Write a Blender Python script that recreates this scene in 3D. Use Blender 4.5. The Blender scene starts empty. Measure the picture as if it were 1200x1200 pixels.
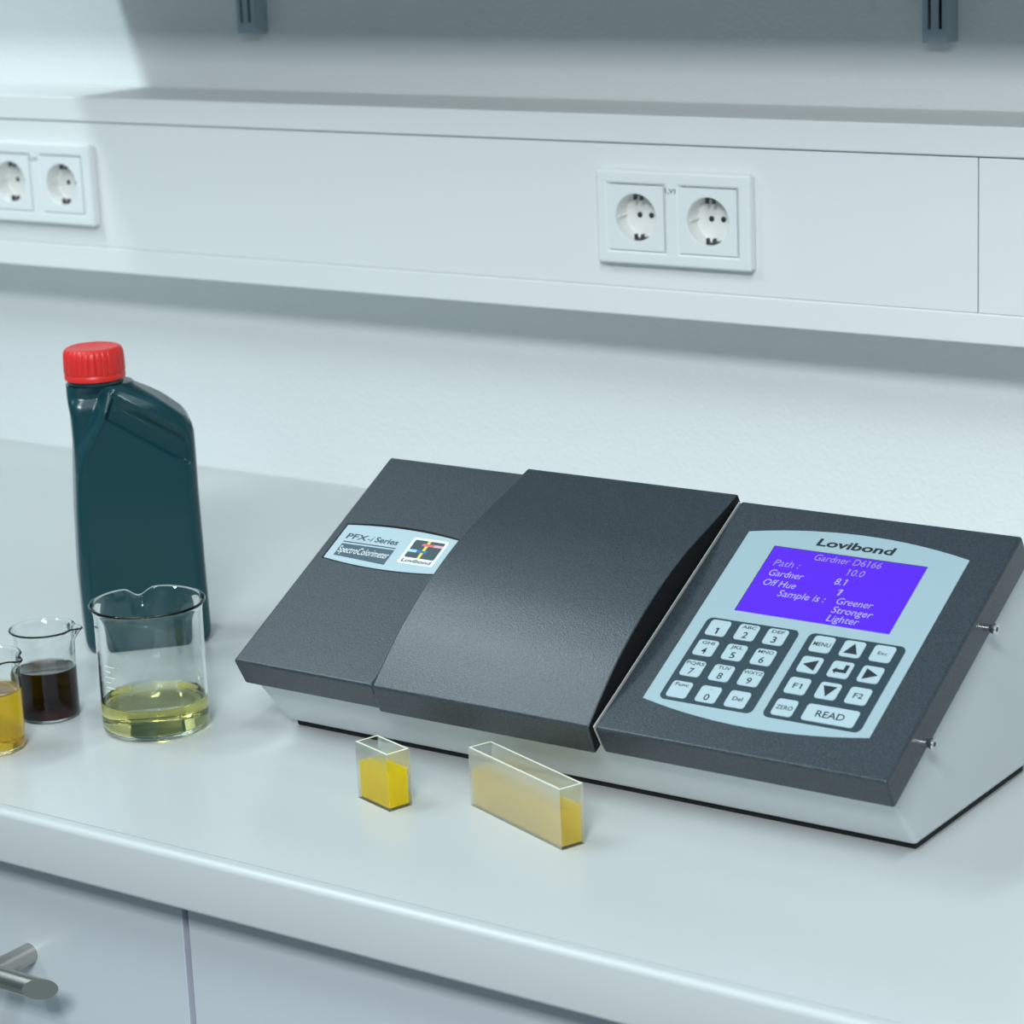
import bpy, bmesh, math, random
from mathutils import Vector, Matrix
random.seed(7)
sc = bpy.context.scene
COL = sc.collection

# ------------------------------------------------------------------ camera
CAM = Vector((1.2126, -1.3975, 0.6334))
yaw, pitch, roll = 0.6202, -0.2552, -0.0430
F = Vector((-math.sin(yaw)*math.cos(pitch), math.cos(yaw)*math.cos(pitch), math.sin(pitch)))
R = Vector((math.cos(yaw), math.sin(yaw), 0)); U = R.cross(F)
R2 = R*math.cos(roll) + U*math.sin(roll); U2 = -R*math.sin(roll) + U*math.cos(roll)
cd = bpy.data.cameras.new('camera'); cam = bpy.data.objects.new('camera', cd); COL.objects.link(cam)
m = Matrix.Identity(4)
for i in range(3):
    m[i][0] = R2[i]; m[i][1] = U2[i]; m[i][2] = -F[i]; m[i][3] = CAM[i]
cam.matrix_world = m
cd.sensor_width = 36; cd.lens = 3094.04/1200*36
cd.clip_start = .05; cd.clip_end = 50
cd.dof.use_dof = True; cd.dof.focus_distance = 1.83; cd.dof.aperture_fstop = 11
sc.camera = cam

# ------------------------------------------------------------------ world, lights, exposure
w = bpy.data.worlds.new('room_light'); sc.world = w; w.use_nodes = True
bg = w.node_tree.nodes['Background']
bg.inputs[0].default_value = (.60, .82, .90, 1); bg.inputs[1].default_value = .06
def area(name, loc, sx, sy, power, col, rot=(0, 0, 0)):
    d = bpy.data.lights.new(name, 'AREA'); d.shape = 'RECTANGLE'; d.size = sx; d.size_y = sy
    d.energy = power; d.color = col
    o = bpy.data.objects.new(name, d); COL.objects.link(o); o.location = loc; o.rotation_euler = rot
    return o
COOL = (.80, .955, 1.0)
area('ceiling_tube_and_fill_light', (-1.17, -.40, 2.0), .16, .9, 22, COOL)
area('ceiling_tube_and_fill_light', (-1.17, -1.50, 2.0), .16, .9, 21, COOL)
area('ceiling_tube_and_fill_light', (.95, -1.3, 2.0), .16, .9, 25, COOL)  # added fill for the worktop front, not a known fixture
area('ceiling_panel_light', (1.6, -2.70, 2.0), 1.0, .70, 172, (.91, .975, 1.0))
vs = sc.view_settings
vs.view_transform = 'Standard'; vs.look = 'None'; vs.exposure = -0.05; vs.gamma = 1.0; vs.use_curve_mapping = False
cy = sc.cycles
cy.use_denoising = True; cy.max_bounces = 16; cy.transmission_bounces = 14; cy.glossy_bounces = 6; cy.diffuse_bounces = 5
cy.blur_glossy = .6; cy.sample_clamp_indirect = 25

# ------------------------------------------------------------------ materials
def mat(name, col, rough=.5, metal=0, spec=.5, bump=None, var=None, coat=0, trans=0, ior=1.45, emit=None):
    mt = bpy.data.materials.new(name); mt.use_nodes = True
    nt = mt.node_tree; b = nt.nodes['Principled BSDF']
    b.inputs['Base Color'].default_value = (*col, 1); b.inputs['Roughness'].default_value = rough
    b.inputs['Metallic'].default_value = metal; b.inputs['Specular IOR Level'].default_value = spec
    b.inputs['Coat Weight'].default_value = coat; b.inputs['Transmission Weight'].default_value = trans
    b.inputs['IOR'].default_value = ior
    if emit:
        b.inputs['Emission Color'].default_value = (*emit[0], 1); b.inputs['Emission Strength'].default_value = emit[1]
    tc = nt.nodes.new('ShaderNodeTexCoord')
    if bump:
        n = nt.nodes.new('ShaderNodeTexNoise'); n.inputs['Scale'].default_value = bump[0]; n.inputs['Detail'].default_value = bump[2] if len(bump) > 2 else 3
        nt.links.new(tc.outputs['Object'], n.inputs['Vector'])
        bp = nt.nodes.new('ShaderNodeBump'); bp.inputs['Strength'].default_value = bump[1]; bp.inputs['Distance'].default_value = bump[3] if len(bump) > 3 else .001
        nt.links.new(n.outputs['Fac'], bp.inputs['Height']); nt.links.new(bp.outputs['Normal'], b.inputs['Normal'])
    if var:
        n = nt.nodes.new('ShaderNodeTexNoise'); n.inputs['Scale'].default_value = var[0]; n.inputs['Detail'].default_value = 2
        nt.links.new(tc.outputs['Object'], n.inputs['Vector'])
        r = nt.nodes.new('ShaderNodeValToRGB')
        r.color_ramp.elements[0].position = .35; r.color_ramp.elements[1].position = .65
        r.color_ramp.elements[0].color = (*[c*(1-var[1]) for c in col], 1); r.color_ramp.elements[1].color = (*[c*(1+var[1]) for c in col], 1)
        nt.links.new(n.outputs['Fac'], r.inputs['Fac']); nt.links.new(r.outputs['Color'], b.inputs['Base Color'])
    return mt
def glass(name, col=(1, 1, 1), rough=0, ior=1.47, absorb=None, density=0, cloud=0, ccol=(1, 1, 1)):
    mt = bpy.data.materials.new(name); mt.use_nodes = True; nt = mt.node_tree
    nt.nodes.remove(nt.nodes['Principled BSDF'])
    g = nt.nodes.new('ShaderNodeBsdfGlass'); g.inputs['Color'].default_value = (*col, 1); g.inputs['Roughness'].default_value = rough; g.inputs['IOR'].default_value = ior
    out = nt.nodes['Material Output']; nt.links.new(g.outputs[0], out.inputs['Surface'])
    if cloud:          # slightly cloudy liquid: part of the light is scattered at once
        tr = nt.nodes.new('ShaderNodeBsdfTranslucent'); tr.inputs['Color'].default_value = (*ccol, 1)
        df = nt.nodes.new('ShaderNodeBsdfDiffuse'); df.inputs['Color'].default_value = (*ccol, 1)
        m1 = nt.nodes.new('ShaderNodeMixShader'); m2 = nt.nodes.new('ShaderNodeMixShader'); m2.inputs[0].default_value = cloud
        nt.links.new(tr.outputs[0], m1.inputs[1]); nt.links.new(df.outputs[0], m1.inputs[2])
        nt.links.new(g.outputs[0], m2.inputs[1]); nt.links.new(m1.outputs[0], m2.inputs[2]); nt.links.new(m2.outputs[0], out.inputs['Surface'])
    if absorb:
        v = nt.nodes.new('ShaderNodeVolumeAbsorption'); v.inputs['Color'].default_value = (*absorb, 1); v.inputs['Density'].default_value = density
        nt.links.new(v.outputs[0], out.inputs['Volume'])
    return mt
M = dict(
    wall=mat('wall_paint', (.80, .82, .82), .85, spec=.2, bump=(230, .55, 4, .0014)),
    floor=mat('floor_vinyl', (.16, .18, .19), .5, var=(3, .08)),
    trunk=mat('trunking_plastic', (.79, .80, .79), .45),
    top=mat('worktop_laminate', (.53, .55, .55), .22, spec=.45, bump=(400, .02)),
    topedge=mat('worktop_edge', (.505, .53, .535), .32, spec=.40),
    cab=mat('cabinet_front', (.52, .555, .58), .38),
    cabedge=mat('cabinet_edge', (.55, .56, .64), .4),
    carc=mat('cabinet_carcass', (.25, .28, .32), .6),
    nickel=mat('brushed_nickel', (.50, .49, .45), .30, metal=1, bump=(900, .05)),
    nickelcut=mat('nickel_cut_face', (.34, .35, .33), .45, metal=1),
    sock=mat('socket_plastic', (.80, .82, .82), .28),
    cup=mat('socket_cup_plastic', (.82, .81, .79), .30),
    dark=mat('dark_hole', (.03, .035, .035), .6),
    clip=mat('contact_clip', (.10, .10, .10), .35, metal=.6),
    print=mat('grey_print', (.10, .13, .14), .6),
    rail=mat('rail_steel', (.34, .42, .46), .45),
    board=mat('darkened_shelf_board', (.20, .22, .23), .5),  # unseen board, darkened to cut the light it bounces onto the wall
    room=mat('room_paint', (.16, .20, .22), .9, spec=.1, bump=(40, .1)),
    ceil=mat('ceiling_paint', (.62, .66, .67), .9, spec=.1, bump=(40, .1)),
    cover=mat('charcoal_textured_coating', (.032, .042, .052), .34, spec=.62, bump=(900, .30, 2, .0005), var=(1000, .40)),
    coverend=mat('black_foam_end', (.010, .011, .012), .7, spec=.2),
    body=mat('pale_grey_coating', (.60, .64, .65), .42, bump=(1200, .08, 2, .0003)),
    strip=mat('white_edge_strip', (.45, .45, .43), .5),
    rubber=mat('black_rubber', (.008, .008, .009), .7),
    steel=mat('stainless_screw', (.72, .72, .70), .22, metal=1),
    memb=mat('panel_membrane', (.32, .43, .47), .35),
    pad=mat('keypad_field', (.022, .045, .058), .4),
    key=mat('key_membrane', (.39, .50, .54), .35),
    ink=mat('black_print', (.012, .020, .028), .5),
    white=mat('white_print', (.80, .84, .86), .5),
    screen=mat('screen_backlight', (.01, .005, .05), .35, spec=.2, emit=((.118, .026, 1.0), .93)),
    screentext=mat('screen_characters', (.20, .18, .25), .4, emit=((.24, .18, .46), .5)),
    screentext2=mat('screen_characters_bright', (.25, .25, .35), .4, emit=((.40, .38, .72), .45)),
    badge=mat('badge_film', (.42, .53, .58), .3),
    badgedark=mat('badge_dark_print', (.055, .10, .125), .45),
    badgegrey=mat('badge_logo_ground', (.045, .075, .085), .45),
    badgeline=mat('badge_navy_print', (.030, .07, .10), .45),
    red=mat('logo_red', (.72, .13, .17), .45), yellow=mat('logo_yellow', (.75, .62, .10), .45),
    blue=mat('logo_blue', (.03, .15, .45), .45), lightblue=mat('logo_light_blue', (.38, .60, .78), .45), green=mat('logo_green', (.03, .18, .10), .45),
    pink=mat('logo_pink', (.72, .38, .48), .45),
    bottle=mat('teal_plastic', (.007, .046, .056), .23, spec=.5, bump=(500, .04)),
    cap=mat('red_plastic', (.70, .026, .022), .38),
    glass=glass('clear_glass', (.985, .995, .99)),
    grad=mat('white_graduation', (.75, .8, .8), .5),
    celledge=mat('cell_ground_edge', (.80, .80, .66), .5),
)
# a liquid's index is stored per face: free surface against air, or contact with the glass (relative index)
for nm, ab, de, cl, cc in (
        ('oil', (.975, .915, .20), 26, 0, None),
        ('wine', (.50, .02, .15), 230, 0, None),
        ('amber', (.975, .87, .01), 110, .12, (.75, .50, .01))):
    M[nm] = glass(nm+'_liquid', ior=1.40, absorb=ab, density=de, cloud=cl, ccol=cc)
    nt = M[nm].node_tree; at = nt.nodes.new('ShaderNodeAttribute'); at.attribute_name = 'ior'
    gl = [q for q in nt.nodes if q.type == 'BSDF_GLASS'][0]; nt.links.new(at.outputs['Fac'], gl.inputs['IOR'])
def face_ior(o, top_faces):
    at = o.data.attributes.new('ior', 'FLOAT', 'FACE')
    at.data.foreach_set('value', [1.40 if k in top_faces else 1.40/1.47 for k in range(len(o.data.polygons))])
def plate_glass(name, tint, milk=0, mcol=(1, 1, 1), back=.6, rough=.3, sheen=1):
    # plane-parallel plate: light goes straight through, the surface mirrors by Fresnel; 'milk' is the ground (frosted) share
    mt = bpy.data.materials.new(name); mt.use_nodes = True; nt = mt.node_tree; N = nt.nodes.new
    nt.nodes.remove(nt.nodes['Principled BSDF'])
    def mix(a, b, f):
        x = N('ShaderNodeMixShader'); nt.links.new(a, x.inputs[1]); nt.links.new(b, x.inputs[2])
        if isinstance(f, float): x.inputs[0].default_value = f
        else: nt.links.new(f, x.inputs[0])
        return x.outputs[0]
    tp = N('ShaderNodeBsdfTransparent'); tp.inputs[0].default_value = (*tint, 1)
    gl = N('ShaderNodeBsdfGlossy'); gl.inputs['Roughness'].default_value = .04
    lw = N('ShaderNodeLayerWeight'); lw.inputs['Blend'].default_value = .5
    pw = N('ShaderNodeMath'); pw.operation = 'POWER'; nt.links.new(lw.outputs['Facing'], pw.inputs[0]); pw.inputs[1].default_value = 5
    fr = N('ShaderNodeMath'); fr.operation = 'MULTIPLY_ADD'; nt.links.new(pw.outputs[0], fr.inputs[0]); fr.inputs[1].default_value = .7; fr.inputs[2].default_value = .03
    sh = tp.outputs[0]
    if milk:
        rg = N('ShaderNodeBsdfGlass'); rg.inputs['Roughness'].default_value = rough; rg.inputs['IOR'].default_value = 1.2
        tr = N('ShaderNodeBsdfTranslucent'); tr.inputs[0].default_value = (*mcol, 1)
        df = N('ShaderNodeBsdfDiffuse'); df.inputs[0].default_value = (*mcol, 1)
        sh = mix(mix(sh, rg.outputs[0], .5), mix(df.outputs[0], tr.outputs[0], back), milk)
    if sheen: sh = mix(sh, gl.outputs[0], fr.outputs[0])
    nt.links.new(sh, nt.nodes['Material Output'].inputs['Surface'])
    return mt
def cloudy(name, absorb, density, cloud, col):
    mt = plate_glass(name, (1, 1, 1), cloud, col, .55, .4, 0); nt = mt.node_tree
    v = nt.nodes.new('ShaderNodeVolumeAbsorption'); v.inputs['Color'].default_value = (*absorb, 1); v.inputs['Density'].default_value = density
    nt.links.new(v.outputs[0], nt.nodes['Material Output'].inputs['Volume'])
    return mt
M['cellclear'] = plate_glass('cell_window_glass', (.975, .985, .965))
M['cellfrost'] = plate_glass('frosted_cell_glass', (.97, .98, .95), .45, (.95, .95, .88))
M['celllight'] = plate_glass('lightly_frosted_cell_glass', (.97, .98, .95), .06, (.95, .95, .80))
M['lemon'] = cloudy('lemon_liquid', (.988, .925, .01), 110, .78, (.98, .80, .006))
M['honey'] = cloudy('honey_liquid', (.978, .905, .30), 100, .50, (.97, .78, .17))

# ------------------------------------------------------------------ mesh helpers
class MB:
    def __init__(s): s.v = []; s.f = []; s.m = []
    def quad(s, pts, mi=0):
        k = len(s.v); s.v += [tuple(p) for p in pts]; s.f.append(tuple(range(k, k+len(pts)))); s.m.append(mi)
    def raw(s, vs_, fs, mi=0):
        k = len(s.v); s.v += [tuple(p) for p in vs_]
        for f in fs: s.f.append(tuple(i+k for i in f)); s.m.append(mi)
        return s
    def box(s, x0, x1, y0, y1, z0, z1, mi=0):
        vs_ = [(x, y, z) for x in (x0, x1) for y in (y0, y1) for z in (z0, z1)]
        return s.raw(vs_, [(0, 1, 3, 2), (4, 6, 7, 5), (0, 4, 5, 1), (2, 3, 7, 6), (0, 2, 6, 4), (1, 5, 7, 3)], mi)
    def prism(s, pts, fn, h0, h1, mi=0):
        """2-D outline (counter-clockwise) pushed from h0 to h1 through fn(a, b, h)"""
        n = len(pts)
        vs_ = [fn(a, b, h0) for a, b in pts] + [fn(a, b, h1) for a, b in pts]
        fs = [tuple(range(n-1, -1, -1)), tuple(range(n, 2*n))] + [(i, (i+1) % n, n+(i+1) % n, n+i) for i in range(n)]
        return s.raw(vs_, fs, mi)
    def lathe(s, prof, n=64, mi=0, c=(0, 0), deform=None):
        vs_ = []
        for r, z in prof:
            for k in range(n):
                a = 2*math.pi*k/n
                rr, zz = (r, z) if deform is None else deform(r, z, a)
                vs_.append((c[0]+rr*math.cos(a), c[1]+rr*math.sin(a), zz))
        fs = []
        for i in range(len(prof)-1):
            for k in range(n):
                k2 = (k+1) % n
                fs.append((i*n+k, i*n+k2, (i+1)*n+k2, (i+1)*n+k))
        fs.append(tuple(range(n-1, -1, -1))); fs.append(tuple((len(prof)-1)*n+k for k in range(n)))
        return s.raw(vs_, fs, mi)
    def tube(s, p0, p1, r, n=24, mi=0, r1=None):
        p0 = Vector(p0); p1 = Vector(p1); d = (p1-p0).normalized(); a = d.orthogonal().normalized(); b = d.cross(a)
        r1 = r if r1 is None else r1
        vs_ = [p0+(a*math.cos(t)+b*math.sin(t))*r for t in [2*math.pi*k/n for k in range(n)]] + [p1+(a*math.cos(t)+b*math.sin(t))*r1 for t in [2*math.pi*k/n for k in range(n)]]
        fs = [tuple(range(n-1, -1, -1)), tuple(range(n, 2*n))] + [(k, (k+1) % n, n+(k+1) % n, n+k) for k in range(n)]
        return s.raw([tuple(v) for v in vs_], fs, mi)
    def build(s, name, mats, parent=None, smooth=False, bevel=0, seg=2, fixn=True, angle=35):
        me = bpy.data.meshes.new(name); me.from_pydata(s.v, [], s.f)
        mats = mats if isinstance(mats, (list, tuple)) else [mats]
        for k in mats: me.materials.append(M[k])
        for p, i in zip(me.polygons, s.m): p.material_index = i
        if fixn:
            bm = bmesh.new(); bm.from_mesh(me); bmesh.ops.recalc_face_normals(bm, faces=bm.faces); bm.to_mesh(me); bm.free()
        o = bpy.data.objects.new(name, me); COL.objects.link(o)
        if parent: o.parent = parent
        if smooth or bevel:
            for p in me.polygons: p.use_smooth = True
        if smooth and not bevel: me.set_sharp_from_angle(angle=math.radians(angle))
        if bevel:
            b = o.modifiers.new('bevel', 'BEVEL'); b.width = bevel; b.segments = seg; b.limit_method = 'ANGLE'; b.angle_limit = math.radians(30)
            wn = o.modifiers.new('wn', 'WEIGHTED_NORMAL'); wn.keep_sharp = True
        return o
def tag(o, label, cat, group=None, kind=None):
    o['label'] = label; o['category'] = cat
    if group: o['group'] = group
    if kind: o['kind'] = kind
    return o
def struct(o): o['kind'] = 'structure'; return o
def thing(name, label, cat, loc=(0, 0, 0), rz=0, group=None):
    o = bpy.data.objects.new(name, None); o.empty_display_size = .02; COL.objects.link(o); o.location = loc; o.rotation_euler = (0, 0, rz)
    return tag(o, label, cat, group)
def rrect(a0, a1, b0, b1, r, n=5):
    pts = []
    for cx, cy_, t0 in ((a1-r, b0+r, -90), (a1-r, b1-r, 0), (a0+r, b1-r, 90), (a0+r, b0+r, 180)):
        for k in range(n+1):
            t = math.radians(t0+90*k/n); pts.append((cx+r*math.cos(t), cy_+r*math.sin(t)))
    return pts
def holes_plate(mb, xs, zs, skip, y0, y1, mi=0):
    """flat plate from y0 (front) to y1 with rectangular openings; shared vertices so it is one closed solid"""
    idx = {}
    def V(i, j, y):
        k = (i, j, y)
        if k not in idx: idx[k] = len(mb.v); mb.v.append((xs[i], y, zs[j]))
        return idx[k]
    nx, nz = len(xs)-1, len(zs)-1
    solid = lambda i, j: 0 <= i < nx and 0 <= j < nz and (i, j) not in skip
    for i in range(nx):
        for j in range(nz):
            if not solid(i, j): continue
            mb.f.append((V(i, j, y0), V(i+1, j, y0), V(i+1, j+1, y0), V(i, j+1, y0))); mb.m.append(mi)
            mb.f.append((V(i, j, y1), V(i, j+1, y1), V(i+1, j+1, y1), V(i+1, j, y1))); mb.m.append(mi)
            for di, dj, e in ((-1, 0, ((i, j), (i, j+1))), (1, 0, ((i+1, j), (i+1, j+1))), (0, -1, ((i, j), (i+1, j))), (0, 1, ((i, j+1), (i+1, j+1)))):
                if not solid(i+di, j+dj):
                    mb.f.append((V(*e[0], y0), V(*e[1], y0), V(*e[1], y1), V(*e[0], y1))); mb.m.append(mi)
    return mb
_tc = {}
def text2d(txt, shear=0.0, bold=0.0, space=1.0):
    """flat glyph outlines of a line of text, normalised to its own left edge and baseline"""
    key = (txt, shear, bold, space)
    if key in _tc: return _tc[key]
    c = bpy.data.curves.new('t', 'FONT'); c.body = txt; c.size = 1; c.shear = shear; c.offset = bold; c.space_character = space; c.resolution_u = 3
    o = bpy.data.objects.new('t', c); COL.objects.link(o)
    dg = bpy.context.evaluated_depsgraph_get(); e = o.evaluated_get(dg); me = e.to_mesh()
    vs_ = [(v.co.x, v.co.y) for v in me.vertices]; fs = [tuple(p.vertices) for p in me.polygons]
    e.to_mesh_clear(); bpy.data.objects.remove(o); bpy.data.curves.remove(c)
    for k, ch in enumerate(txt):          # the built-in '1' is a bare stem: give it its flag
        if ch == '1':
            xr = max(v[0] for v in (vs_ if k == len(txt)-1 else text2d(txt[:k+1], shear, bold, space)[0]))
            q = len(vs_); st = .085+2*bold
            vs_ += [(xr-st-dx-shear*(.73-y), y) for dx, y in ((-.01, .73), (.13, .59), (.13, .50), (-.01, .60))]; fs.append((q, q+1, q+2, q+3))
    _tc[key] = (vs_, fs); return _tc[key]
def put_text(mb, txt, a0, b0, width, cap, fn, h, mi=0, shear=0.0, bold=0.0, space=1.0):
    """text whose box starts at a0, baseline b0, `width` wide; cap = height of a capital letter"""
    vs_, fs = text2d(txt, shear, bold, space)
    x0 = min(v[0] for v in vs_); x1 = max(v[0] for v in vs_)
    kx = width/(x1-x0); ky = cap/.73
    mb.raw([fn(a0+(v[0]-x0)*kx, b0+v[1]*ky, h) for v in vs_], fs, mi)

# ------------------------------------------------------------------ the setting
YW, YT = .5897, .4917
XL, XR = -1.7, 1.3
struct(MB().box(-2.4, 3.9, YW, YW+.12, -.95, 2.06).build('wall_back', 'wall'))
RX0, RX1, RY = -2.3, 3.8, -4.0
struct(MB().box(RX0, RX1, RY, YW, -.95, -.90).build('floor', 'floor'))
struct(MB().box(RX0-.1, RX1+.1, RY-.1, YW+.12, 2.06, 2.14).build('ceiling', 'ceil'))
struct(MB().box(RX0-.1, RX0, RY, YW, -.95, 2.06).build('wall_left', 'room'))
struct(MB().box(RX1, RX1+.1, RY, YW, -.95, 2.06).build('wall_right', 'room'))
struct(MB().box(RX0-.1, RX1+.1, RY-.1, RY, -.95, 2.06).build('wall_front', 'room'))

# worktop
YF = -.2328
t = thing('worktop', 'long pale laminate worktop with rounded front edge running along the wall', 'worktop', (0, 0, -.038))
def shift(o, root): o.location = -root.location; return o
WX0, WX1 = XL+.02, XR-.02
mb = MB().box(WX0, WX1, -.2220, YW-.0005, -.038, 0)
shift(mb.build('board', 'top', t), t)
prof = [(-.2224, 0)]
for k in range(9):
    a = math.radians(90+90*k/8); prof.append((YF+.0045+.0045*math.cos(a), -.0045+.0045*math.sin(a)))
for k in range(5):
    a = math.radians(180+90*k/4); prof.append((YF+.003+.003*math.cos(a), -.036+.003*math.sin(a)))
prof += [(-.2224, -.039)]
prof[0] = (-.2228, -.0001)
mb = MB().prism(prof[::-1], lambda a, b, h: (h, a, b), WX0, WX1)
shift(mb.build('front_edge', 'topedge', t, smooth=True, angle=40), t)

# base cabinets
YC = -.195
def cabinet(x0, x1, label, handle_x=None):
    t = thing('base_cabinet', label, 'cabinet', ((x0+x1)/2, .15, -.90), group='base cabinets under the worktop')
    shift(MB().box(x0+.001, x1-.001, YC+.021, YW-.02, -.895, -.041).build('carcass', 'carc', t), t)
    for z0, z1 in ((-.235, -.0425), (-.86, -.239)):
        mb = MB().box(x0+.0022, x1-.0022, YC, YC+.019, z0, z1)
        for i, f in enumerate(mb.f):
            if i in (0, 1): mb.m[i] = 1
        d = shift(mb.build('drawer_front' if z0 > -.5 else 'door_front', ['cab', 'cabedge'], t, bevel=.0008), t)
        if handle_x is not None and z0 > -.5:
            xe, zb, yb, r = handle_x, -.1245, -.2355, .0076
            hb = MB()
            # bar, its end cut at a slant so that the cut looks forward
            n = 32; xl_ = xe-.230
            vs_ = []
            for end in (0, 1):
                for k in range(n):
                    a = 2*math.pi*k/n; y, z = yb+r*math.cos(a), zb+r*math.sin(a)
                    sl = 1.30*(y-yb+r)
                    vs_.append(((xl_+.020-sl if end == 0 else xe-.020+sl), y, z))
            hb.raw(vs_, [tuple(range(n-1, -1, -1)), tuple(range(n, 2*n))], 1)
            hb.raw(vs_, [(k, (k+1) % n, n+(k+1) % n, n+k) for k in range(n)], 0)
            for px in (xe-.060, xe-.170):
                hb.tube((px, yb, zb), (px, YC, zb), .0074, 28)
            h = hb.build('handle', ['nickel', 'nickelcut'], d, smooth=True, angle=50, fixn=True); h['label'] = 'brushed nickel bar handle with slanted ends'
    return t
cabinet(-.53, .0703, 'white base cabinet under the worktop with brushed nickel bar handle', -.0206)
cabinet(.0713, .67, 'plain white base cabinet below the worktop, right of the dark gap')

# cable trunking
zT1, zT2, zT3, zT4 = .3909, .3666, .2431, .2183
SZ0, SZ1 = .2649, .3454
SOCKS = [.0475, -.6965]
t = thing('cable_trunking', 'white plastic cable trunking along the wall with flat cover panels', 'cable trunking', (0, YW, zT4))
mb = MB().prism([(YT, zT2), (YT+.03, zT2), (YT+.03, zT2+.004), (YW, zT2+.004), (YW, zT1), (YT, zT1)], lambda a, b, h: (h, a, b), XL+.02, XR-.02)
shift(mb.build('top_rail', 'trunk', t, bevel=.0022, seg=3), t)
mb = MB().prism([(YT, zT4), (YW, zT4), (YW, zT3-.004), (YT+.03, zT3-.004), (YT+.03, zT3), (YT, zT3)], lambda a, b, h: (h, a, b), XL+.02, XR-.02)
shift(mb.build('bottom_rail', 'trunk', t, bevel=.0018, seg=3), t)
shift(MB().box(XL+.02, XR-.02, YW-.004, YW-.0005, zT3-.003, zT2+.003).build('back_plate', 'trunk', t), t)
XS = .3231
def cover(x0, x1, socks):
    xs = [x0]; skip = set()
    for s in sorted(socks):
        xs += [s-.068, s+.068]
    xs.append(x1)
    for i in range(len(socks)): skip.add((2*i+1, 1))
    mb = holes_plate(MB(), xs, [zT3+.0004, SZ0+.008, SZ1-.008, zT2-.0008], skip, YT+.0012, YT+.0035)
    return shift(mb.build('cover_panel', 'trunk', t), t)
cover(XL+.02, XS-.0006, SOCKS); cover(XS+.0006, XR-.02, [])

# double sockets
def socket(xc, label):
    t = thing('double_socket', label, 'socket', (xc, YT, SZ0), group='double sockets on the trunking')
    W2, H = .0757, SZ1-SZ0; zc = H/2; y0 = -.0095
    xs = [-W2, -.0355-.0283, -.0355+.0283, .0355-.0283, .0355+.0283, W2]
    mb = holes_plate(MB(), xs, [0, zc-.0283, zc+.0283, H], {(1, 1), (3, 1)}, y0, .0010)
    o = mb.build('frame', 'sock', t, bevel=.0028, seg=4)
    tx = MB(); put_text(tx, '1,V1', -.0062, zc+.0222, .0108, .0040, lambda a, b, h: (a, h, b), y0-.00015, bold=.02)
    tx.build('circuit_label', 'print', t, fixn=False)['label'] = 'small grey circuit number print'
    for sx in (-.0355, .0355):
        mb = MB(); n = 64; r = .0202; d = .0165; yf = y0-.0003
        def sq(a, hw=.0278):
            c, s = math.cos(a), math.sin(a); k = hw/max(abs(c), abs(s)); return c*k, s*k
        rows = []
        rows.append([(sx+sq(2*math.pi*k/n+math.pi/4)[0], y0+.006, zc+sq(2*math.pi*k/n+math.pi/4)[1]) for k in range(n)])
        rows.append([(sx+sq(2*math.pi*k/n+math.pi/4)[0], yf, zc+sq(2*math.pi*k/n+math.pi/4)[1]) for k in range(n)])
        for rr, yy in ((r+.0006, yf), (r, yf+.0006), (r-.0008, yf+d-.001), (r-.0018, yf+d)):
            rows.append([(sx+rr*math.cos(2*math.pi*k/n+math.pi/4), yy, zc+rr*math.sin(2*math.pi*k/n+math.pi/4)) for k in range(n)])
        vs_ = [p for row in rows for p in row]
        mb.raw(vs_, [(i*n+k, i*n+(k+1) % n, (i+1)*n+(k+1) % n, (i+1)*n+k) for i in range(len(rows)-1) for k in range(n)], 0)
        for q in range(3*n, 5*n): mb.m[q] = 1
        mb.f.append(tuple((len(rows)-1)*n+k for k in range(n))); mb.m.append(1)
        ins = mb.build('insert', ['sock', 'cup'], t, smooth=True, fixn=False, angle=30)
        for s in (-1, 1):
            g = MB().box(sx+s*(r-.0010)-.0009, sx+s*(r-.0010)+.0012, yf+.004, yf+d, zc-.0012, zc+.0012)
            g.build('guide_rib', 'cup', ins, bevel=.0004)
            h = MB().tube((sx+s*.0058, yf+d-.0003, zc), (sx+s*.0058, yf+d+.0002, zc), .0025, 20)
            h.build('pin_hole', 'dark', ins)
            c = MB()
            c.box(sx-.0042, sx+.0042, yf+.0035, yf+d, zc+s*(r-.0012)-.0007, zc+s*(r-.0012)+.0007)
            c.box(sx-.0042, sx-.0022, yf+.0035, yf+.0075, zc+s*(r-.0035)-.0022, zc+s*(r-.0035)+.0022)
            c.box(sx+.0022, sx+.0042, yf+.0035, yf+.0075, zc+s*(r-.0035)-.0022, zc+s*(r-.0035)+.0022)
            c.build('earth_clip', 'clip', ins, bevel=.0003)
    return t
socket(SOCKS[0], 'white double wall socket on the trunking above the dark grey instrument')
socket(SOCKS[1], 'white double wall socket at the left edge, in the bright part of the trunking')

# shelf uprights and the shelf they carry
def upright(x0, x1, zb, label):
    xm = (x0+x1)/2; wd = x1-x0
    t = thing('shelf_upright', label, 'shelf rail', (xm, YW, zb), group='slotted shelf uprights')
    d = .020; hw = wd/2; z1 = .46
    xs = [-hw]
    cuts = [-hw*.58, -hw*.30, hw*.30, hw*.58]
    xs += cuts + [hw]
    zs = [0, .011]; z = .011; skip = set(); j = 1
    while z < z1-.08:
        zs += [z+.062, z+.070]; skip |= {(1, j), (3, j)}; j += 2; z += .070
    zs.append(z1)
    mb = holes_plate(MB(), xs, zs, skip, -d, -d+.0015); mb.build('front_plate', 'rail', t)
    for s in (-1, 1):
        x_a, x_b = sorted((s*hw, s*(hw-.0015)))
        MB().box(x_a, x_b, -d+.0015, -.0002, 0, z1).build('flange', 'rail', t)
    MB().box(-hw+.0015, hw-.0015, -.004, -.0002, .003, z1).build('back_web', 'dark', t)
    return t
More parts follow.
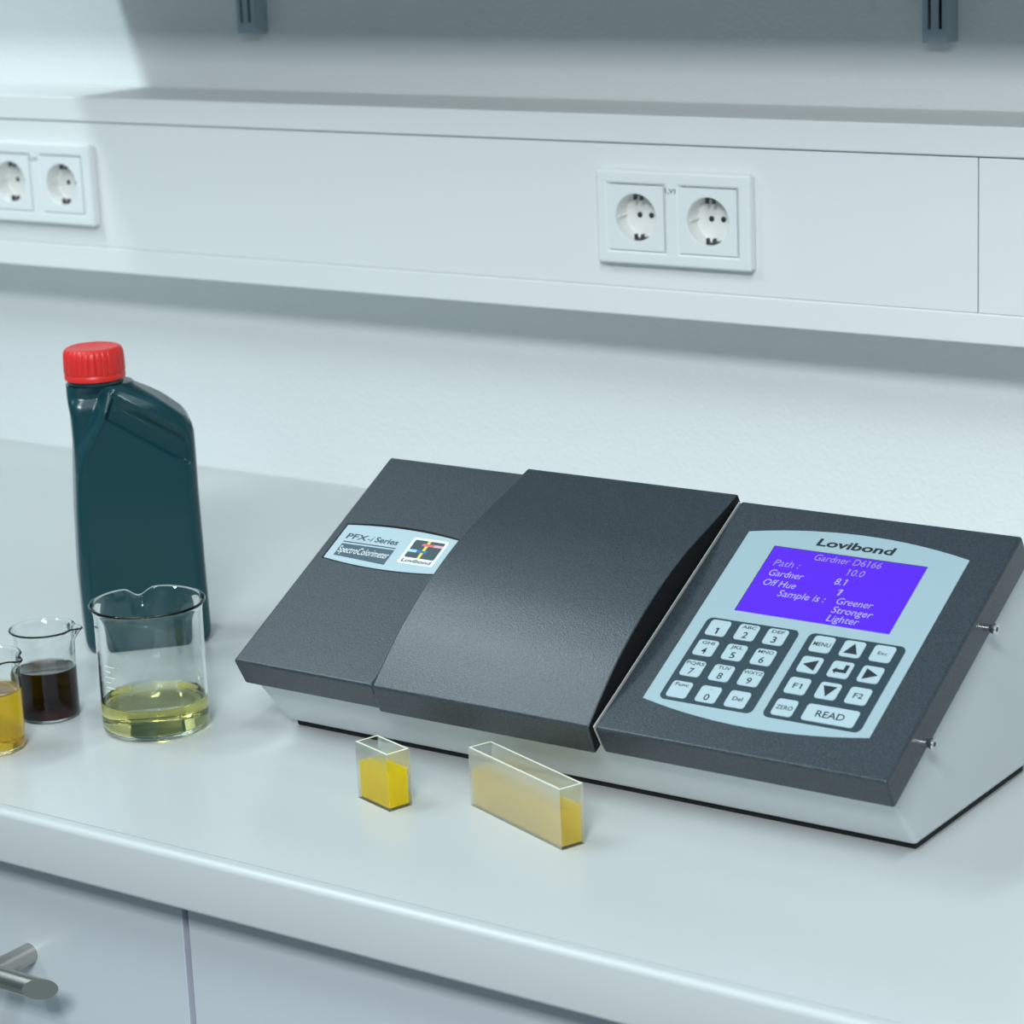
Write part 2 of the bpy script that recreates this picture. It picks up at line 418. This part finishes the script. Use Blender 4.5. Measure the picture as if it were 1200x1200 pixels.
upright(-.4936, -.4720, .4464, 'grey slotted shelf upright high on the wall, left one')
upright(.2370, .2590, .4464, 'grey slotted shelf upright high on the wall, right one')
SX0, SX1, SZ, SD = -.699, 1.10, .575, .30
t = thing('wall_shelf', 'dark grey wall shelf on two slotted uprights above the trunking', 'shelf', (.2, YW-.02, SZ))
shift(MB().box(SX0, SX1, YW-SD, YW-.0205, SZ, SZ+.025).build('board', 'board', t), t)
for xb in (-.4828, .248):
    mb = MB().prism([(YW-.021, SZ-.001), (YW-SD+.03, SZ-.001), (YW-SD+.03, SZ-.012), (YW-.021, SZ-.05)], lambda a, b, h: (h, a, b), xb-.003, xb+.003)
    shift(mb.build('bracket', 'rail', t), t)

# ------------------------------------------------------------------ the instrument
inst = thing('spectrocolorimeter', 'dark grey sloping bench colour meter with keypad and purple screen', 'colour meter', (0, 0, 0), .0015)
AY, AZ = -.0574, .0661
ang = math.atan2(.1723-.0661, .1365+.0574); SLY, SLZ = math.cos(ang), math.sin(ang); LEN = .2211; TH = .0237
def sl(u, s, n): return (u, AY+s*SLY-n*SLZ, AZ+s*SLZ+n*SLY)
def slope_prism(prof, u0, u1, mb=None, mi=0):
    mb = mb or MB(); return mb.prism(prof, lambda a, b, h: sl(h, a, b), u0, u1, mi)
XA, XB = .0062, .5225
# base body
prof = [(-.004, .0055), (.168, .0055), (.168, .150), sl(0, .2150, -.0225)[1:], sl(0, .0068, -.0225)[1:]]
MB().prism(prof, lambda a, b, h: (h, a, b), .0068, .5165).build('body', 'body', inst, bevel=.0035, seg=3)
MB().prism([(.002, 0), (.163, 0), (.163, .0058), (.0005, .0058)], lambda a, b, h: (h, a, b), .012, .5125).build('rubber_base', 'rubber', inst, bevel=.001)
slab = [(0, -TH), (LEN, -TH), (LEN, 0), (0, 0)]
slope_prism(slab, XA, .1308).build('left_cover', 'cover', inst, bevel=.0022, seg=3)['label'] = 'dark grey textured left cover'
slope_prism(slab, .3126, XB).build('right_cover', 'cover', inst, bevel=.0022, seg=3)['label'] = 'dark grey textured right cover with control panel'
mb = slope_prism([(.0005, -TH+.002), (LEN-.002, -TH+.002), (LEN-.002, .0003), (.0005, .0003)], .3117, .3124)
mb.build('edge_strip', 'strip', inst)['label'] = 'thin white strip beside the middle lid'
# bulging middle lid
kn = [(-.0015, .0010), (.012, .0048), (.0266, .0086), (.042, .0122), (.0577, .0148), (.082, .0174), (.1068, .0183), (.128, .0178), (.1477, .0160), (.166, .0131), (.1843, .0097), (.205, .0060), (.2240, .0030)]
def cr(kn, m=5):
    out = []
    for i in range(len(kn)-1):
        p0, p1, p2, p3 = kn[max(i-1, 0)], kn[i], kn[i+1], kn[min(i+2, len(kn)-1)]
        for k in range(m):
            q = k/m
            out.append(tuple(.5*((2*p1[d])+(-p0[d]+p2[d])*q+(2*p0[d]-5*p1[d]+4*p2[d]-p3[d])*q*q+(-p0[d]+3*p1[d]-3*p2[d]+p3[d])*q**3) for d in (0, 1)))
    return out+[kn[-1]]
top = cr(kn)
prof = [(-.0048, -.0205), (.2235, -.0205)] + top[::-1]
mb = slope_prism(prof, .1322, .3096); mb.m[0] = 1; mb.m[1] = 1
mb.build('sample_lid', ['cover', 'coverend'], inst, bevel=.0014, seg=2)['label'] = 'bulging dark grey lid over the sample chamber'
# side screws
for s in (.1478, .0462):
    p = Vector(sl(XB, s, -.0125))
    mb = MB().tube(p, p+Vector((.0045, 0, 0)), .0022, 20)
    mb.tube(p+Vector((.0045, 0, 0)), p+Vector((.0085, 0, 0)), .0026, 24, r1=.0040)
    mb.tube(p+Vector((.0085, 0, 0)), p+Vector((.0092, 0, 0)), .0040, 24, r1=.0036)
    mb.tube(p+Vector((.0092, 0, 0)), p+Vector((.0093, 0, 0)), .0018, 6, 1)
    mb.build('screw', ['steel', 'dark'], inst, smooth=True)

# control panel
def arc_edge(a0, a1, b0, b1, bulge, n=14):
    out = []
    for k in range(n+1):
        q = k/n; out.append((a0+(a1-a0)*q, b0+(b1-b0)*q+bulge*4*q*(1-q)))
    return out
def lens_outline(a0, a1, b0, b1, lo, hi, r=.0015):
    pts = arc_edge(a0, a1, b0, b0, -lo) + arc_edge(a1, a0, b1, b1, hi)
    return pts
panel = MB().prism(lens_outline(.3333, .4972, .0315, .1922, .0090, .0098), sl, -.0004, .0006).build('control_panel', 'memb', inst)
panel['label'] = 'pale blue control panel film with screen and keypad'
def flat_on(name, pts, h0, h1, mats, parent, texts=(), label=None):
    mb = MB().prism(pts, sl, h0, h1)
    o = mb.build(name, mats, parent)
    if label: o['label'] = label
    return o
scr = flat_on('screen', [(.3588, .1187), (.4722, .1180), (.4722, .1806), (.3588, .1812)], .0003, .0009, 'screen', panel, label='glowing purple screen')
brd = MB()
brd.raw([sl(a, b, .00085) for a, b in ((.3585, .1810), (.4724, .1804), (.4724, .1812), (.3585, .1818))], [(0, 1, 2, 3)])
brd.raw([sl(a, b, .00085) for a, b in ((.3582, .1187), (.3589, .1187), (.3589, .1818), (.3582, .1818))], [(0, 1, 2, 3)])
brd.build('screen_border', 'ink', panel, fixn=False)
def lettering(items, matname, parent, name, h):
    mb = MB()
    for it in items: put_text(mb, it[0], it[1], it[2], it[3], it[4], sl, h, **(it[5] if len(it) > 5 else {}))
    return mb.build(name, matname, parent, fixn=False)
SH = dict(shear=.12, bold=.0)
lettering([('Gardner D6166', .3917, .1733, .0494, .0062, SH), ('Path :', .3656, .1635, .0195, .0062, SH), ('10.0', .4201, .1637, .0128, .0062, SH)], 'screentext', scr, 'screen_text', .00100)
lettering([('Gardner', .3665, .1540, .0257, .0062, SH), ('8.1', .4157, .1541, .0085, .0062, SH), ('Off Hue', .3665, .1448, .0243, .0062, SH), ('1', .4216, .1447, .0034, .0060, SH),
           ('Sample is :', .3816, .1365, .0350, .0062, SH), ('Greener', .4249, .1371, .0262, .0062, SH), ('Stronger', .4252, .1290, .0293, .0062, SH), ('Lighter', .4251, .1212, .0230, .0062, SH)], 'screentext2', scr, 'screen_text', .00100)
lettering([('Lovibond', .3868, .1874, .0578, .0070, dict(shear=.10, bold=.028))], 'ink', panel, 'logo_lettering', .00075)
for a0, a1 in ((.3437, .4126), (.4200, .4892)):
    flat_on('keypad_field', rrect(a0, a1, .0335, .1092, .0045), .0004, .0010, 'pad', panel, label='dark blue-grey keypad field')
KH = .0016
def key(ca, cb, w_, h_, items, shape=None):
    mb = MB().prism(rrect(ca-w_/2, ca+w_/2, cb-h_/2, cb+h_/2, .0024, 4), sl, .0009, KH)
    for txt, da, db, wd, cap in items:
        put_text(mb, txt, ca+da-wd/2, cb+db, wd, cap, sl, KH+.00008, 1, bold=.012)
    if shape: mb.raw([sl(ca+a, cb+b, KH+.00008) for a, b in shape[0]], shape[1], 1)
    return mb.build('key', ['key', 'ink'], panel, fixn=False)
C0 = [.3555, .3771, .3986]; R0 = [.1000, .0813, .0622, .0428]
KW, KHH = .0150, .0142
digits = [('1', ''), ('2', 'ABC'), ('3', 'DEF'), ('4', 'GHI'), ('5', 'JKL'), ('6', 'MNO'), ('7', 'PQRS'), ('8', 'TUV'), ('9', 'WXYZ')]
for i, (d, l) in enumerate(digits):
    it = [(d, 0, -.0052, .0026 if d == '1' else .0036, .0056)]
    if l: it.append((l, 0, .0032, {'PQRS': .0132, 'WXYZ': .0140, 'MNO': .0112, 'ABC': .0104}.get(l, .0092), .0028))
    key(C0[i % 3], R0[i//3], KW, KHH, it)
key(C0[0], R0[3], KW, KHH, [('Func', 0, .0030, .0100, .0030)])
key(C0[1], R0[3], KW, KHH, [('0', 0, -.0052, .0038, .0056), ('.', 0, .0038, .0006, .0040)])
key(C0[2], R0[3], KW, KHH, [('Del', 0, -.0012, .0072, .0034)])
C1 = [.4327, .4545, .4758]
key(C1[0], R0[0], KW, KHH, [('MENU', 0, -.0018, .0122, .0036)])
T = .0046
key(C1[1], R0[0], KW, KHH, [], ([(-.0050, -.0042), (.0050, -.0042), (0, .0050)], [(0, 1, 2)]))
key(C1[2], R0[0], KW, KHH, [('Esc', 0, -.0010, .0066, .0028)])
key(C1[0], R0[1], KW, KHH, [], ([(-.0052, 0), (.0044, -.0048), (.0044, .0048)], [(0, 1, 2)]))
key(C1[1], R0[1], KW, KHH, [], ([(-.0054, -.0012), (-.0026, -.0040), (-.0026, -.0025), (.0048, -.0025), (.0048, .0045), (.0020, .0045), (.0020, .0002), (-.0026, .0002), (-.0026, .0016)], [(0, 1, 2, 7, 8), (2, 3, 6, 7), (3, 4, 5, 6)]))
key(C1[2], R0[1], KW, KHH, [], ([(.0052, 0), (-.0044, .0048), (-.0044, -.0048)], [(0, 1, 2)]))
key(C1[0], R0[2], KW, KHH, [('F1', 0, -.0020, .0062, .0044)])
key(C1[1], R0[2], KW, KHH, [], ([(-.0050, .0042), (0, -.0050), (.0050, .0042)], [(0, 1, 2)]))
key(C1[2], R0[2], KW, KHH, [('F2', 0, -.0020, .0066, .0044)])
key(C1[0], R0[3], KW, KHH, [('ZERO', 0, -.0018, .0118, .0036)])
key(.4652, R0[3], .0366, KHH, [('READ', 0, -.0028, .0200, .0056)])

# name badge on the left cover
MB().prism(lens_outline(.0142, .1172, .1094, .1464, .0036, .0042), sl, -.0003, .0003).build('badge_recess', 'coverend', inst)
bad = MB().prism(lens_outline(.0160, .1172, .1096, .1446, .0034, .0034), sl, .0002, .0007).build('badge', 'badge', inst)
bad['label'] = 'pale blue curved name badge with small colour logo'
flat_on('name_block', [(.0228, .1133), (.0706, .1108), (.0706, .1262), (.0228, .1256)], .0005, .0009, 'badgedark', bad)
lettering([('PFX', .0222, .1312, .0190, .0056, dict(shear=.05, bold=.020)), ('-i', .0418, .1312, .0050, .0056, dict(shear=.25)), ('Series', .0486, .1314, .0208, .0056, dict(shear=.05, bold=.022))], 'badgeline', bad, 'badge_lettering', .00085)
lettering([('SpectroColorimeter', .0240, .1166, .0456, .0070, dict(bold=.0))], 'white', bad, 'badge_lettering', .00105)
flat_on('underline', [(.0225, .1274), (.0706, .1276), (.0706, .1286), (.0225, .1284)], .0006, .0008, 'badgeline', bad)
flat_on('logo_tile', rrect(.0796, .1110, .1152, .1418, .0018), .0006, .0009, 'white', bad, label='white tile with coloured cross logo')
flat_on('logo_ground', rrect(.0822, .1086, .1216, .1396, .0012), .0008, .0010, 'badgegrey', bad)
def bar(nm, a0, a1, b0, b1, h): flat_on('logo_bar', [(a0, b0), (a1, b0), (a1, b1), (a0, b1)], .0009, h, nm, bad)
bar('lightblue', .0822, .0895, .1270, .1296, .0011); bar('blue', .0895, .0935, .1270, .1296, .0011); bar('blue', .0966, .0990, .1270, .1296, .0011)
bar('yellow', .0937, .0962, .1216, .1272, .0011); bar('green', .0935, .0966, .1272, .1294, .0011); bar('yellow', .0937, .0962, .1294, .1342, .0011); bar('yellow', .0937, .0962, .1366, .1396, .0011)
bar('red', .0905, .1010, .1342, .1366, .0011); bar('pink', .1010, .1086, .1342, .1366, .0011)
lettering([('Lovibond', .0822, .1168, .0262, .0036, dict(shear=.1, bold=.018))], 'ink', bad, 'badge_lettering', .00105)

# ------------------------------------------------------------------ teal bottle
du = Vector((.6411, .7675, 0)); dn = Vector((.7675, -.6411, 0))
B0 = Vector((-.2389, .0579, 0))-dn*.030 + du*.0417
bt = thing('oil_bottle', 'dark teal plastic oil bottle with ribbed red screw cap', 'bottle', B0, math.radians(47.0))
def lerp_tab(tab, x):
    if x <= tab[0][0]: return tab[0][1]
    for (x0, y0), (x1, y1) in zip(tab, tab[1:]):
        if x <= x1: return y0+(y1-y0)*(x-x0)/(x1-x0)
    return tab[-1][1]
def sm(e0, e1, x):
    q = min(1, max(0, (x-e0)/(e1-e0))); return q*q*(3-2*q)
# x is measured from the bottle middle: u - .0417
Lt = [(0, -.0455), (.003, -.0485), (.010, -.0502), (.06, -.0512), (.112, -.0496), (.140, -.0480), (.168, -.0464), (.190, -.0466), (.203, -.0480), (.2135, -.0482), (.2222, -.0482)]
Rt = [(0, .0465), (.003, .0495), (.010, .0510), (.06, .0500), (.13, .0490), (.165, .0490), (.176, .0487), (.182, .0474), (.188, .0432), (.1973, .0318), (.206, .0196), (.2135, .0070), (.2222, -.0006)]
arc_t = [(.06, -.0512), (.095, -.0508), (.1061, -.0495), (.1325, -.0478), (.1495, -.0448), (.1662, -.0388), (.176, -.0328), (.1936, -.0231), (.2121, -.0150), (.219, -.006)]
def half_t0(z):
    return .0300*(1-.27*sm(.195, .2200, z))-.0025*(1-sm(0, .006, z))
def half_t(x, z):
    th = half_t0(z)
    d = x-lerp_tab(arc_t, z)
    if z > .06:
        k = sm(.06, .12, z)*(1-sm(.206, .2200, z))
        th -= .0100*k*sm(-.0003, -.0080, d)
        th += .0016*k*math.exp(-((d-.0015)/.0020)**2)
    # slanted finger grip
    up_ = .2109+(x+.0417-.0318)*(.1784-.2109)/(.0814-.0318)
    lo_ = .1936+(x+.0417-.0183)*(.1503-.1936)/(.0827-.0183)
    if z > .12 and up_ > lo_:
        q = (z-lo_)/(up_-lo_)
        g = sm(-.02, .05, q)*(1-sm(.50, 1.02, q))*sm(.0010, .0060, d)*(1-sm(.0400, .0440, x))
        th -= .0060*g
    return th
zs = [0, .0006, .0018, .0036, .0062] + [.009+.004*k for k in range(21)] + [.092+.00095*k for k in range(132)]
zs = [z for z in zs if z <= .2218]
NF, NS, NC = 110, 16, 8
mb = MB(); vs_ = []
for z in zs:
    xl, xr = lerp_tab(Lt, z), lerp_tab(Rt, z); cx = (xl+xr)/2; hw = (xr-xl)/2
    T0 = half_t0(z); k = sm(.200, .2215, z)
    rc = min(hw, T0)*(.34+.655*k)
    ring = []
    fx, fy = hw-rc, T0-rc
    for q in range(NF): ring.append((cx-fx+2*fx*q/NF, -1, -T0))
    for q in range(NC): a = math.radians(-90+90*q/NC); ring.append((cx+fx+rc*math.cos(a), -1, -fy+rc*math.sin(a)))
    for q in range(NS): ring.append((cx+hw, 0, -fy+2*fy*q/NS))
    for q in range(NC): a = math.radians(90*q/NC); ring.append((cx+fx+rc*math.cos(a), 1, fy+rc*math.sin(a)))
    for q in range(NF): ring.append((cx+fx-2*fx*q/NF, 1, T0))
    for q in range(NC): a = math.radians(90+90*q/NC); ring.append((cx-fx+rc*math.cos(a), 1, fy+rc*math.sin(a)))
    for q in range(NS): ring.append((cx-hw, 0, fy-2*fy*q/NS))
    for q in range(NC): a = math.radians(180+90*q/NC); ring.append((cx-fx+rc*math.cos(a), -1, -fy+rc*math.sin(a)))
    for x, _, y in ring:
        vs_.append((x, y*half_t(x, z)/T0, z))
NP = len(ring); n = len(zs)
fs = [(i*NP+k, i*NP+(k+1) % NP, (i+1)*NP+(k+1) % NP, (i+1)*NP+k) for i in range(n-1) for k in range(NP)]
fs += [tuple(range(NP-1, -1, -1)), tuple((n-1)*NP+k for k in range(NP))]
mb.raw(vs_, fs); mb.build('bottle_body', 'bottle', bt, smooth=True, angle=60)
CX = .0171-.0417
mb = MB().lathe([(.0205, .2165), (.0222, .2172), (.0222, .2195), (.0195, .2200), (.0195, .224)], 48, 0, (CX, 0)); mb.build('neck', 'bottle', bt, smooth=True)
NR = 28
def rib(r, z, a):
    if .2262 < z < .2435 and r > .0225: r += .00035-.0011*max(0, math.cos(NR*a))**3
    return r, z
mb = MB().lathe([(.0200, .2205), (.0238, .2205), (.0241, .2212), (.0241, .2245), (.0236, .2250), (.0236, .2258), (.0240, .2264), (.0238, .2380), (.0234, .2420), (.0222, .2448), (.0200, .2458), (.0188, .2455), (.0, .2452)], 240, 0, (CX, 0), rib)
mb.build('screw_cap', 'cap', bt, smooth=True, angle=50)['label'] = 'ribbed red screw cap'

# ------------------------------------------------------------------ beakers
def beaker(name, label, cx, cy_, r, h, wall, floor_t, level, liquid, spout, rim_out, sp_out, sp_dip, sp_w, liquid_label, grads=False):
    t = thing(name, label, 'beaker', (cx, cy_, 0), group='glass beakers on the worktop')
    cr_ = r*.16
    out = [(.0, .0003), (r-cr_, .0)]
    for k in range(1, 7):
        a = math.radians(-90+90*k/6); out.append((r-cr_+cr_*math.cos(a), cr_+cr_*math.sin(a)))
    out += [(r, h*.25), (r, h*.5), (r, h*.72), (r, h*.84), (r, h*.90), (r+rim_out*.15, h*.94), (r+rim_out*.5, h*.97), (r+rim_out, h*.985)]
    out += [(r+rim_out*1.15, h*.992), (r+rim_out, h)]
    ri = r-wall
    inn = [(r+rim_out*.6, h*1.002), (r+rim_out*.1-wall*.6, h*.985), (ri+rim_out*.1, h*.95), (ri, h*.90), (ri, h*.84), (ri, h*.72), (ri, h*.5), (ri, level)]
    inn = [q for q in inn if q[1] >= level]
    ci = cr_*.8
    def dfm(rr, z, a):
        if rr < r*.5: return rr, z
        d = (a-spout+math.pi) % (2*math.pi)-math.pi
        g = math.exp(-(d/sp_w)**2)*sm(h*.80, h*.99, z)
        side = math.exp(-((abs(d)-sp_w*2.0)/(sp_w*.9))**2)*sm(h*.82, h, z)
        return rr+sp_out*g-sp_out*.18*side, z-sp_dip*g
    mb = MB().lathe(out+inn, 128, 0, (0, 0), dfm); mb.f.pop(); mb.m.pop()     # open where the liquid touches the glass
    gw = mb.build('glass_wall', 'glass', t, smooth=True, angle=70)
    lp = [(.0, floor_t)]
    for k in range(0, 7):
        a = math.radians(-90+90*k/6); lp.append((ri-ci+ci*math.cos(a), floor_t+ci+ci*math.sin(a)))
    lp += [(ri, level), (ri-.0006, level-.0007), (ri-.0016, level-.0011), (.0, level-.0012)]
    lb = MB().lathe(lp, 128)
    o = lb.build('liquid', liquid, t, smooth=True, angle=45); o['label'] = liquid_label
    nf = len(lb.f); face_ior(o, set(range(8*128, nf))-{nf-2})
    if grads:
        va = math.atan2(CAM.y-cy_, CAM.x-cx)
        for k, (z, wd) in enumerate([(.040, .010), (.044, .006), (.048, .010), (.052, .006), (.056, .010)]):
            mb = MB(); n = 6; a0 = va-1.02
            pts = [((r+.00012)*math.cos(a0+wd/r*q/n), (r+.00012)*math.sin(a0+wd/r*q/n)) for q in range(n+1)]
            for q in range(n):
                mb.quad([(*pts[q], z), (*pts[q+1], z), (*pts[q+1], z+.0007), (*pts[q], z+.0007)])
            mb.build('graduation_mark', 'grad', t, fixn=False)
    return t
beaker('glass_beaker', 'large glass beaker with pale yellow liquid in front of the teal bottle', -.0794, -.0503, .0394, .0965, .0019, .0042, .0245, 'oil', math.radians(141), .0028, .004, .0075, .17, 'pale yellow liquid', True)
beaker('glass_beaker', 'small glass beaker half full of dark red liquid', -.1691, -.0700, .0225, .0690, .0014, .0022, .0385, 'wine', math.radians(33), .0024, .005, .001, .20, 'dark red liquid')
beaker('glass_beaker', 'small glass beaker of amber yellow liquid cut by the left edge', -.1546, -.1432, .0240, .0700, .0014, .0030, .0450, 'amber', math.radians(12), .0024, .005, .001, .20, 'amber yellow liquid')

# ------------------------------------------------------------------ sample cells
def cell(label, corner, d_long, L, D, H, wall, level, liquid, ll, frost):
    rz = math.atan2(d_long[1], d_long[0])
    t = thing('sample_cell', label, 'cuvette', (*corner, 0), rz, group='glass sample cells beside the instrument')
    we, fl = wall*1.0, .0015
    # one fused open glass box: long sides frosted, end windows clear
    mb = MB()
    o_ = [(0, 0), (L, 0), (L, D), (0, D)]; i_ = [(we, wall), (L-we, wall), (L-we, D-wall), (we, D-wall)]
    vs_ = [(x, y, 0) for x, y in o_] + [(x, y, H) for x, y in o_] + [(x, y, H) for x, y in i_] + [(x, y, level) for x, y in i_]
    mb.v = vs_; mb.f.append((3, 2, 1, 0)); mb.m.append(1)
    for k in range(4):
        k2 = (k+1) % 4
        for f, mi in (((k, k2, 4+k2, 4+k), 0 if k % 2 else 1), ((4+k, 4+k2, 8+k2, 8+k), 2), ((8+k, 8+k2, 12+k2, 12+k), 0)):
            mb.f.append(f); mb.m.append(mi)
    mb.build('glass_box', ['cellclear', frost, 'celledge'], t)
    lb = MB().box(we, L-we, wall, D-wall, fl, level)
    lb.build('liquid', liquid, t)['label'] = ll
    return t
cell('short glass sample cell of bright yellow liquid', (.1443, -.0947), (.0354, -.0114), .0372, .0184, .0402, .0016, .0265, 'lemon', 'bright yellow liquid', 'celllight')
cell('long frosted glass sample cell of honey yellow liquid', (.2201, -.0695), (.0980, -.0370), .1048, .0183, .0410, .0016, .0265, 'honey', 'honey yellow liquid', 'cellfrost')
